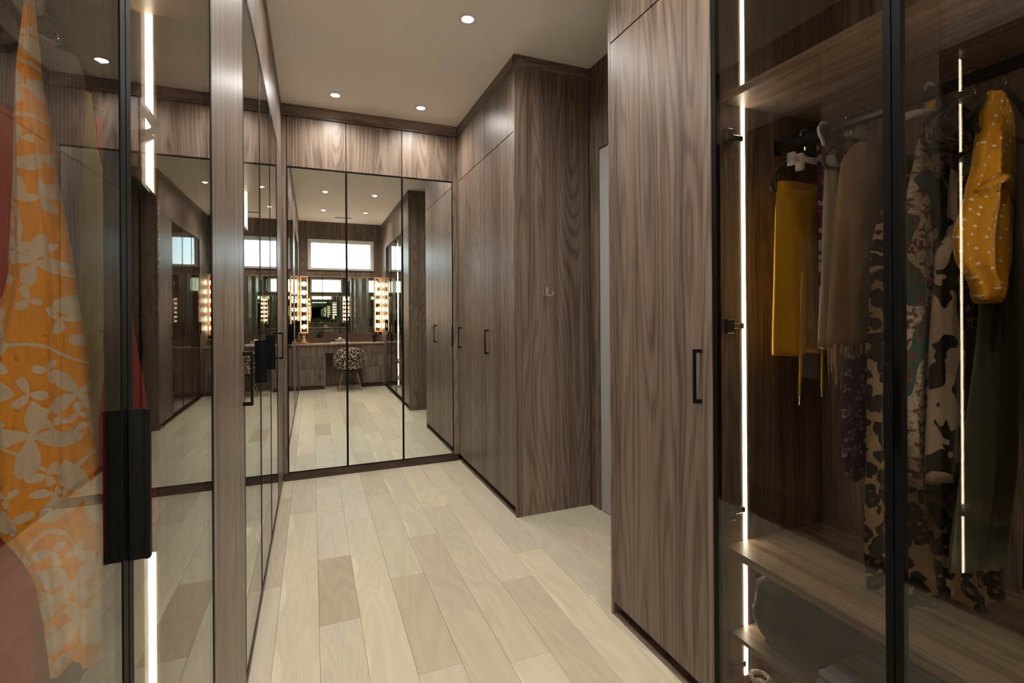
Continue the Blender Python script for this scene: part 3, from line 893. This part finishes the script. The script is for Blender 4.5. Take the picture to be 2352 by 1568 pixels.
# ceiling downlights and vent
lo_l = []
def downlight(x, y, label):
    r = root('recessed_downlight', (x, y, HC), label, 'light', 'recessed ceiling lights')
    bm = bmesh.new(); seg = 28
    ro, ri = .052, .037
    rings = [[bm.verts.new((x+q*math.cos(k*2*math.pi/seg), y+q*math.sin(k*2*math.pi/seg), z)) for k in range(seg)] for q, z in ((ro, HC-.0008), (ro-.002, HC-.004), (ri, HC-.0045), (ri, HC-.0012))]
    for a, b in zip(rings, rings[1:]+rings[:1]):
        for k in range(seg): bm.faces.new((a[k], a[(k+1) % seg], b[(k+1) % seg], b[k]))
    from_bm('trim_ring', bm, white_plastic, r, True)
    bm = bmesh.new(); add_lathe(bm, (x, y, HC), [(0, -.0036), (ri-.001, -.0034), (ri-.001, -.001), (0, -.001)], 24); from_bm('lens', bm, lens_e, r)
    bm = bmesh.new()
    for lo, hi in (((-.075, -.075), (.075, -.055)), ((-.075, .055), (.075, .075)), ((-.075, -.055), (-.055, .055)), ((.055, -.055), (.075, .055))):
        add_box(bm, (x+lo[0], y+lo[1], HC-.0011), (x+hi[0], y+hi[1], HC-.0004), 0)
    from_bm('mounting_flange', bm, ceiling_paint, r)
    li = bpy.data.lights.new('downlight_beam', 'SPOT'); li.energy = SPOT_W; li.color = SPOT_COL
    li.spot_size = math.radians(158); li.spot_blend = .95; li.shadow_soft_size = .014
    lo = bpy.data.objects.new('downlight_beam', li); link(lo, r, (x, y, HC-.006))
    return r
names = ['beside the far mirrors', 'above the doorway', 'over the middle of the room', 'just above the vanity']
for j, y in enumerate((4.375, 2.945, 1.50, .07)):
    for i, x in enumerate((.187, .905)):
        downlight(x, y, ('left' if i == 0 else 'right') + ' recessed ceiling light of the pair ' + names[j])
vt = root('ceiling_vent', (.55, -.55, HC), 'white slotted ceiling vent in front of the window', 'vent')
bm = bmesh.new()
add_box(bm, (.40, -.60, HC-.006), (.70, -.585, HC-.0006), .001); add_box(bm, (.40, -.515, HC-.006), (.70, -.50, HC-.0006), .001)
add_box(bm, (.40, -.585, HC-.006), (.415, -.515, HC-.0006), .001); add_box(bm, (.685, -.585, HC-.006), (.70, -.515, HC-.0006), .001)
from_bm('frame', bm, white_paint, vt)
for k in range(4): box('slat', (.4155, -.583+k*.0175, HC-.005), (.6845, -.575+k*.0175, HC-.001), white_paint, vt, .0005)

# ---------------------------------------------------------------- clothes
def hang(name, label, cat, y, rows, mat, thick=.03, folds=3, amp=.012, slant=0.0, seed=0, group=None, nz=34, nx=22, xref=None, cap_wave=.006):
    """a garment hanging in a plane across the rod: rows of (z, x_left, x_right), with body and folds"""
    rg = random.Random(seed)
    ph = [rg.uniform(0, 6.28) for _ in range(4)]
    zt, zb = rows[0][0], rows[-1][0]
    if xref is None: xref = (rows[0][1]+rows[0][2])/2
    def at(z):
        for (za, a0, a1), (zc, b0, b1) in zip(rows, rows[1:]):
            if z >= zc - 1e-9:
                k = 0 if za == zc else (za-z)/(za-zc)
                k2 = k*k*(3-2*k)*.5 + k*.5
                return a0+(b0-a0)*k2, a1+(b1-a1)*k2
        return rows[-1][1:]
    bm = bmesh.new(); rings = []
    for j in range(nz+1):
        t = j/nz
        z = zt + (zb-zt)*t
        x0, x1 = at(z)
        ring = []
        grow = .25 + .75*t
        for side in (0, 1):
            for i in range(nx+1):
                s = i/nx if side == 0 else 1-i/nx
                if side == 1 and i in (0, nx): continue
                x = x0 + (x1-x0)*s
                th = thick*.5*math.sqrt(max(0, 1-(2*s-1)**2))*(.35+.65*min(1, t*5+.15))
                fo = amp*grow*(math.sin(s*folds*6.28+ph[0]+.6*math.sin(z*5+ph[1]))+.45*math.sin(s*folds*2.3*6.28+ph[2]+z*2.5))
                yy = y + slant*(x-xref)*t**4 + fo + (-th if side == 0 else th)
                zz = z + (cap_wave*math.sin(s*folds*4+ph[3])*(t**3) if t > .5 else 0)
                ring.append(bm.verts.new((x, yy, zz)))
        rings.append(ring)
    k = len(rings[0])
    for a, b in zip(rings, rings[1:]):
        for q in range(k): bm.faces.new((a[q], a[(q+1) % k], b[(q+1) % k], b[q]))
    bm.faces.new(rings[0][::-1]); bm.faces.new(rings[-1])
    o = from_bm(name, bm, mat, None, True)
    return tag(o, label, cat, group)

def hanger(y, z_top, half, mat, label, xc, rod_z=2.062, drop=.09, hook_mat=None, group='clothes hangers', bar=True, r=.0055, tagc=None, slant=0.0, body='loop', shoulder=.035):
    """a coat hanger on the rod: xc is the rod x, arms spread along x"""
    R = root('clothes_hanger', (xc, y, z_top), label, 'hanger', group)
    hm = hook_mat or chrome
    rr = .0245
    cz = rod_z + .004
    pts = [(xc + rr*math.cos(a), y, cz + rr*math.sin(a)) for a in [math.radians(d) for d in range(-35, 200, 18)]]
    pts = pts[::-1] if False else pts
    neck = [(xc, y, cz-rr-.030), (xc, y, cz-rr-.012)]
    arc = [(xc + rr*math.cos(math.radians(d)), y, cz + rr*math.sin(math.radians(d))) for d in range(-70, 190, 20)]
    tube('hook', neck + arc, .0026 if hm is chrome else .005, hm, R, 8)
    zn = cz - rr - .032
    n = 10
    pl = []
    for i in range(-n, n+1):
        s = i/n
        pl.append((xc+s*half, y+slant*s*half, zn - drop*abs(s)**1.35 - (shoulder*max(0, abs(s)-.85)/.15 if body == 'loop' else 0)))
    tube('shoulder_arm', pl, [r*1.15 if abs(i) < n-1 else r for i in range(-n, n+1)], mat, R, 8)
    if bar:
        ze = pl[0][2]
        tube('trouser_bar', [pl[0], (xc-half*.97, y-slant*half, ze-.012), (xc-half*.85, y-slant*half*.85, ze-.022), (xc+half*.85, y+slant*half*.85, ze-.022), (xc+half*.97, y+slant*half, ze-.012), pl[-1]], r*.9, mat, R, 8)
    if tagc: box('size_tag', (xc-.010, y-.009, zn+.004), (xc+.010, y+.009, zn+.030), tagc, R, .002)
    return R

RX = XR+.30
HG = 'hangers in the right wardrobe'
CG = 'clothes in the right wardrobe'
# right wardrobe, far to near
hanger(1.235, 1.97, .165, velvet, 'black velvet hanger carrying the mustard trousers', RX, drop=.095, group=HG, r=.0065)
tz = hang('trousers', 'mustard yellow drawstring trousers folded over a black hanger', 'trousers', 1.225, [(1.895, 1.485, 1.72), (1.86, 1.478, 1.725), (1.6, 1.476, 1.725), (1.30, 1.471, 1.71)], c_mustard, .055, 2, .016, seed=3, group=CG)
ty = 1.19
tube('drawstring', [(1.548, ty, 1.58), (1.535, ty-.004, 1.45), (1.531, ty-.006, 1.33), (1.532, ty-.004, 1.24), (1.528, ty-.004, 1.16)], [.004, .0045, .005, .0045, .004], c_mustard, tz, 8)
tube('drawstring', [(1.645, ty, 1.55), (1.64, ty-.004, 1.42), (1.638, ty-.006, 1.32), (1.639, ty-.004, 1.24), (1.636, ty-.004, 1.18)], [.004, .0045, .005, .0045, .004], c_mustard, tz, 8)
tube('lace_tip', [(1.528, ty-.004, 1.159), (1.527, ty-.004, 1.130)], .0022, chrome, tz, 6); tube('lace_tip', [(1.636, ty-.004, 1.179), (1.636, ty-.004, 1.150)], .0022, chrome, tz, 6)
hang('folded_leg', '', '', 1.20, [(1.86, 1.52, 1.70), (1.5, 1.54, 1.70), (1.36, 1.55, 1.69)], c_mustard, .02, 2, .006, seed=31)
fo = bpy.data.objects['folded_leg']; fo.parent = tz; fo.location = ORG[fo.name]-ORG[tz.name]
for k in ('label', 'category'):
    if k in fo: del fo[k]
# white clip hanger
ch = root('clip_hanger', (RX, 1.165, 1.98), 'white plastic clip hanger with yellow tag between trousers and plum print', 'hanger', HG)
rr = .026; cz = 2.066
tube('hook', [(RX, 1.165, cz-.075), (RX-.004, 1.165, cz-.045)] + [(RX+rr*math.cos(math.radians(d)), 1.165, cz+rr*math.sin(math.radians(d))) for d in range(200, 20, -20)], .0055, white_plastic, ch, 8)
box('crossbar', (1.475, 1.160, 1.945), (RX+.12, 1.170, 1.965), white_plastic, ch, .003)
box('size_tag', (RX-.014, 1.156, 1.972), (RX+.012, 1.174, 2.004), yellow_tag, ch, .003)
for xx in (1.462, 1.50):
    box('clip', (xx, 1.152, 1.915 if xx > 1.47 else 1.93), (xx+.016, 1.178, 1.972), white_plastic, ch, .003)
hang('plum_skirt', 'plum floral print strip of fabric hanging beside the mustard trousers', 'skirt', 1.14, [(2.0, 1.553, 1.72), (1.8, 1.556, 1.73), (1.45, 1.558, 1.73)], c_purple, .03, 2, .006, seed=5, group=CG)
hang('camisole', 'pale grey camisole behind the tan shawl', 'top', 1.085, [(1.945, 1.53, 1.56), (1.90, 1.517, 1.60), (1.6, 1.50, 1.64), (1.33, 1.474, 1.64)], c_cream, .028, 2, .008, seed=6, group=CG)
hanger(1.075, 1.97, .13, velvet, 'black hanger with chrome hook above the tan shawl', RX, drop=.05, group=HG, r=.007)
hanger(1.035, 1.97, .078, clear_plastic_m, 'clear plastic hanger left of the door frame', RX, drop=.015, group=HG, hook_mat=chrome, bar=False, r=.011, body='bar')
sh = hang('fringed_shawl', 'tan wool shawl with long fringe hanging in the right wardrobe', 'shawl', 1.02, [(1.975, 1.585, 1.72), (1.955, 1.545, 1.78), (1.90, 1.500, 1.83), (1.75, 1.475, 1.84), (1.5, 1.447, 1.84), (1.345, 1.432, 1.83)], c_tan, .05, 2, .012, seed=8, group=CG)
frr = random.Random(4)
bm = bmesh.new()
for k in range(70):
    x = 1.436 + (1.82-1.436)*frr.random()
    ln = (.07 + .06*frr.random()) + max(0, min(.30, (x-1.485)*5.0))*frr.uniform(.45, 1.0)
    y = 1.02 + frr.uniform(-.022, .022)
    dx = frr.uniform(-.008, .008)
    add_tube(bm, [(x, y, 1.35), (x+dx, y, 1.35-ln*.5), (x+dx*1.4, y+frr.uniform(-.006, .006), 1.35-ln)], [.0028, .0026, .0018], 5)
fg = from_bm('fringe', bm, c_tan, sh, True); fg['kind'] = 'stuff'
hang('bandana_scarf', 'purple paisley bandana scarf below the tan shawl', 'scarf', .965, [(1.32, 1.43, 1.60), (1.15, 1.412, 1.60), (1.0, 1.41, 1.60), (.955, 1.45, 1.60)], c_bandana, .026, 2, .005, seed=9, group=CG)
hang('leopard_dress', 'long leopard print chiffon dress reaching the lower shelf', 'dress', .905, [(1.90, 1.56, 1.72), (1.6, 1.45, 1.76), (1.1, 1.41, 1.78), (.80, 1.392, 1.76), (.665, 1.40, 1.70)], c_leo, .05, 3, .014, slant=-.55, seed=10, group=CG, xref=1.39, cap_wave=.02)
hanger(.852, 1.97, .17, white_plastic, 'white plastic hanger with yellow tag right of the door frame', RX, drop=.05, hook_mat=white_plastic, group=HG, bar=False, r=.009, tagc=yellow_tag)
hang('paisley_dress', 'teal and cream paisley dress on the white hanger', 'dress', .843, [(1.955, 1.575, 1.66), (1.90, 1.545, 1.70), (1.76, 1.505, 1.72), (1.60, 1.47, 1.70), (1.23, 1.455, 1.69), (.97, 1.50, 1.64)], c_paisley, .05, 2, .010, seed=11, group=CG)
hanger(.792, 1.97, .15, velvet, 'black velvet hanger over the spotted fleece', RX, drop=.075, group=HG, r=.007)
hang('spotted_fleece_coat', 'cream fleece with black spots hanging past the paisley dress', 'coat', .792, [(1.93, 1.62, 1.68), (1.66, 1.60, 1.67), (1.60, 1.545, 1.66), (1.3, 1.515, 1.66), (.995, 1.492, 1.63)], c_cow, .05, 1, .007, seed=12, group=CG)
hang('leaf_print_blouse', 'navy blouse with teal leaves behind the dotted mustard top', 'blouse', .752, [(1.965, 1.575, 1.72), (1.80, 1.56, 1.74), (1.45, 1.565, 1.74), (1.40, 1.58, 1.74)], c_navy, .036, 2, .008, seed=13, group=CG)
hanger(.752, 1.97, .16, velvet, 'black velvet hanger over the navy leaf blouse', RX, drop=.07, group=HG, r=.007)
hang('olive_dress', 'long plain olive satin dress at the right edge', 'dress', .716, [(1.93, 1.60, 1.75), (1.45, 1.575, 1.76), (1.1, 1.51, 1.74), (.80, 1.452, 1.67)], c_olive, .024, 2, .010, seed=14, group=CG)
hanger(.69, 1.97, .13, velvet, 'black velvet hanger carrying the dotted mustard top', RX, drop=.07, group=HG, r=.007)
hang('dotted_blouse', 'mustard blouse with white polka dots and tied sleeve', 'blouse', .682, [(1.985, 1.54, 1.60), (1.93, 1.515, 1.625), (1.80, 1.485, 1.625), (1.74, 1.455, 1.62), (1.62, 1.40, 1.615), (1.57, 1.408, 1.61), (1.50, 1.485, 1.575), (1.47, 1.50, 1.55)], c_polka, .045, 2, .009, seed=15, group=CG)
hang('blue_dress', 'blue leaf print dress at the extreme right', 'dress', .598, [(1.90, 1.53, 1.75), (1.4, 1.498, 1.75), (1.1, 1.485, 1.74), (.82, 1.468, 1.72)], c_blue, .04, 2, .010, seed=16, group=CG)
hanger(.598, 1.97, .13, velvet, 'black velvet hanger above the blue dress', RX, drop=.07, group=HG, r=.007)

pb = bpy.data.objects['dotted_blouse']
tube('sleeve_tie', [(1.458, .672, 1.728), (1.50, .656, 1.752), (1.54, .653, 1.765), (1.58, .656, 1.740), (1.605, .672, 1.70)], [.005, .009, .011, .008, .004], c_polka, pb, 10)
# lower right: slipper, bag, folded blanket
SLZ = HB+.0245
def lump(name, label, cat, c, r, mat, seed, parent=None, sub=3, rough=.18, flat=.0, sq=0.0):
    bm = bmesh.new(); bmesh.ops.create_icosphere(bm, subdivisions=sub, radius=1.0)
    rg = random.Random(seed); ph = [rg.uniform(0, 6.28) for _ in range(6)]
    zmin = 1e9
    for v in bm.verts:
        n = v.co.copy()
        if sq: n *= (1/max(abs(n.x), abs(n.y), abs(n.z)))**sq
        k = 1 + rough*(math.sin(n.x*3+ph[0])*math.cos(n.y*4+ph[1]) + .5*math.sin(n.z*6+n.x*5+ph[2]) + .3*math.sin(n.y*11+ph[3]))
        v.co = Vector((c[0]+n.x*r[0]*k, c[1]+n.y*r[1]*k, c[2]+max(n.z, -flat if flat else -9)*r[2]*k))
        zmin = min(zmin, v.co.z)
    o = from_bm(name, bm, mat, parent, True)
    if label: tag(o, label, cat)
    return o, zmin
def seat_on(o, zmin, z):
    o.location.z += z - zmin; ORG[o.name].z += z - zmin

o, zm = lump('canvas_bag', 'dark camouflage canvas bag under the lower wardrobe shelf', 'bag', (1.585, 1.185, .40), (.185, .125, .115), c_bag, 2, rough=.045, flat=.9, sub=4, sq=.55); seat_on(o, zm, .3055)
o, zm = lump('nylon_bag', 'grey green nylon bag low down at the right edge', 'bag', (1.62, .42, .40), (.18, .13, .11), c_bag2, 5, rough=.06, flat=.9, sq=.5); seat_on(o, zm, .3055)
# slipper: red knitted cup with fleece rim
sp = root('slipper', (1.428, 1.265, SLZ), 'red knitted slipper with white fleece lining on the wardrobe floor', 'slipper')
bm = bmesh.new(); cxs, cys = 1.428, 1.265
add_lathe(bm, (cxs, cys, SLZ), [(0, 0), (.032, .001), (.036, .02), (.034, .06), (.031, .085), (.027, .085), (.028, .05), (.026, .015), (0, .012)], 24)
from_bm('upper', bm, c_redknit, sp, True)
bm = bmesh.new(); n = 20
for k in range(n):
    a = k*2*math.pi/n
    bmesh.ops.create_icosphere(bm, subdivisions=1, radius=.0095, matrix=Matrix.Translation((cxs+.029*math.cos(a), cys+.029*math.sin(a), SLZ+.090)))
from_bm('fleece_cuff', bm, c_fleece, sp, True)
lathe('insole', (cxs, cys, SLZ+.013), [(0, 0), (.024, .001), (.0245, .055), (.018, .068), (0, .072)], c_fleece, sp, 16)
bl = root('folded_blanket', (1.54, .85, .3055), 'folded grey blue blanket with dark stars beside the canvas bag', 'blanket')
for k in range(2):
    box('fold', (1.40, .66, .3056+k*.036), (1.70, 1.05-.010*k, .3056+.035+k*.036), c_stars, bl, .014)

# left wardrobe clothes
LX = XL-.30
LG = 'clothes in the left wardrobe'; LH = 'hangers in the left wardrobe'
hang('red_top', 'coral red top nearest the left edge', 'top', .905, [(1.76, -.62, -.43), (1.73, -.72, -.375), (1.6, -.76, -.365), (1.3, -.76, -.355), (.80, -.76, -.350)], c_red, .04, 3, .012, seed=20, group=LG)
hanger(.905, 1.95, .17, velvet, 'black velvet hanger over the coral red top', LX, drop=.13, group=LH, r=.007)
hang('floral_dress', 'orange dress with pale leaf print hanging behind the left glass door', 'dress', .82, [(1.86, -.338, -.331), (1.755, -.349, -.324), (1.66, -.352, -.311), (1.5, -.36, -.290), (1.38, -.395, -.275), (1.22, -.395, -.2635), (1.10, -.335, -.262), (.995, -.322, -.264)], c_floral, .035, 2, .008, seed=21, group=LG)
chl = root('clip_hanger', (LX, .82, 1.9), 'clear plastic clip hanger holding the orange dress', 'hanger', LH)
tube('hook', [(LX, .82, 1.955), (LX, .82, 2.03)] + [(LX+.0245*math.cos(math.radians(d)), .82, 2.066+.0245*math.sin(math.radians(d))) for d in range(-70, 190, 20)], .0026, chrome, chl, 8)
tube('crossbar', [(-.72, .82, 1.905), (LX, .82, 1.95), (-.33, .82, 1.895)], .010, clear_plastic_m, chl, 10)
box('clip', (-.350, .808, 1.840), (-.322, .832, 1.900), clear_plastic_m, chl, .005); box('clip', (-.746, .808, 1.845), (-.718, .832, 1.910), clear_plastic_m, chl, .005)
hang('ribbed_sweater', 'mauve grey ribbed sweater behind the orange dress', 'sweater', .985, [(1.90, -.55, -.42), (1.865, -.66, -.345), (1.82, -.72, -.333), (1.5, -.73, -.345), (1.2, -.73, -.352)], c_ribgrey, .045, 2, .008, seed=22, group=LG)
hanger(.985, 1.95, .19, velvet, 'black velvet hanger inside the ribbed sweater', LX, drop=.09, group=LH, r=.007)
hang('green_linen_dress', 'pale green linen dress left of the black door frame', 'dress', 1.055, [(1.83, -.395, -.350), (1.77, -.40, -.345), (1.62, -.41, -.322), (1.52, -.41, -.316), (1.42, -.42, -.328), (1.25, -.42, -.342), (.95, -.42, -.335)], c_yg, .062, 2, .008, seed=23, group=LG)
hanger(1.06, 1.95, .18, velvet, 'dark hanger carrying the green linen dress', LX, drop=.10, group=LH, r=.007)
hang('crimson_dress', 'crimson dress partly hidden behind the left door frame', 'dress', 1.16, [(1.82, -.44, -.368), (1.6, -.45, -.345), (1.45, -.46, -.322), (1.27, -.46, -.300), (1.05, -.46, -.282), (1.015, -.44, -.288)], c_pink, .065, 2, .006, seed=24, group=LG)
sq = hang('sequinned_dress', 'black dress with a line of silver sequins near the light strip', 'dress', 1.32, [(1.79, -.50, -.40), (1.72, -.55, -.322), (1.60, -.56, -.317), (1.3, -.56, -.317), (.92, -.56, -.317)], c_dark, .025, 2, .004, seed=25, group=LG)
bm = bmesh.new(); rq = random.Random(3)
for k in range(120):
    z = 1.70 - .55*k/119
    bmesh.ops.create_icosphere(bm, subdivisions=1, radius=rq.uniform(.0014, .0036), matrix=Matrix.Translation((-.3175+rq.uniform(-.002, .002), 1.318+rq.uniform(-.003, .003), z)))
b_ = from_bm('sequin_trim', bm, chrome, sq, True); b_['kind'] = 'stuff'
hanger(1.38, 1.95, .202, velvet, 'dark velvet hanger end in front of the left light strip', LX, drop=.085, group=LH, r=.009)
hang('fleece_vest', 'brown fleece vest crossing the left light strip', 'vest', 1.385, [(1.925, -.50, -.455), (1.89, -.55, -.38), (1.868, -.58, -.334), (1.835, -.60, -.372), (1.5, -.60, -.44)], c_brown, .03, 2, .004, seed=27, group=LG)

# middle left wardrobe: dark clothes hiding most of its light strip
MG = 'clothes in the middle left wardrobe'
for k, (yy, zb, xx, lab, mt) in enumerate(((2.30, 1.0, -.30, 'charcoal coat nearest the walnut door in the middle left wardrobe', c_ribgrey), (2.55, .8, -.31, 'long black gown second in the middle left wardrobe', c_dark),
        (2.85, .9, -.30, 'olive gown third in the middle left wardrobe', c_olive), (3.12, .26, -.300, 'black jersey gown deepest in the middle left wardrobe', c_dark))):
    hang('hanging_gown', lab, 'dress', yy, [(1.99, LX-.05, LX+.05), (1.93, -.72, xx-.05), (1.88, -.76, xx), (1.4, -.77, xx), (zb, -.77, xx+.005)], mt, .06, 3, .012, seed=40+k, group=MG)
    hanger(yy, 1.98, .17, velvet, 'black hanger of the ' + lab.split(' in the')[0].split(' nearest')[0].split(' second')[0].split(' third')[0].split(' deepest')[0] + ' in the middle left wardrobe', LX, drop=.06, group='hangers in the middle left wardrobe', r=.007)
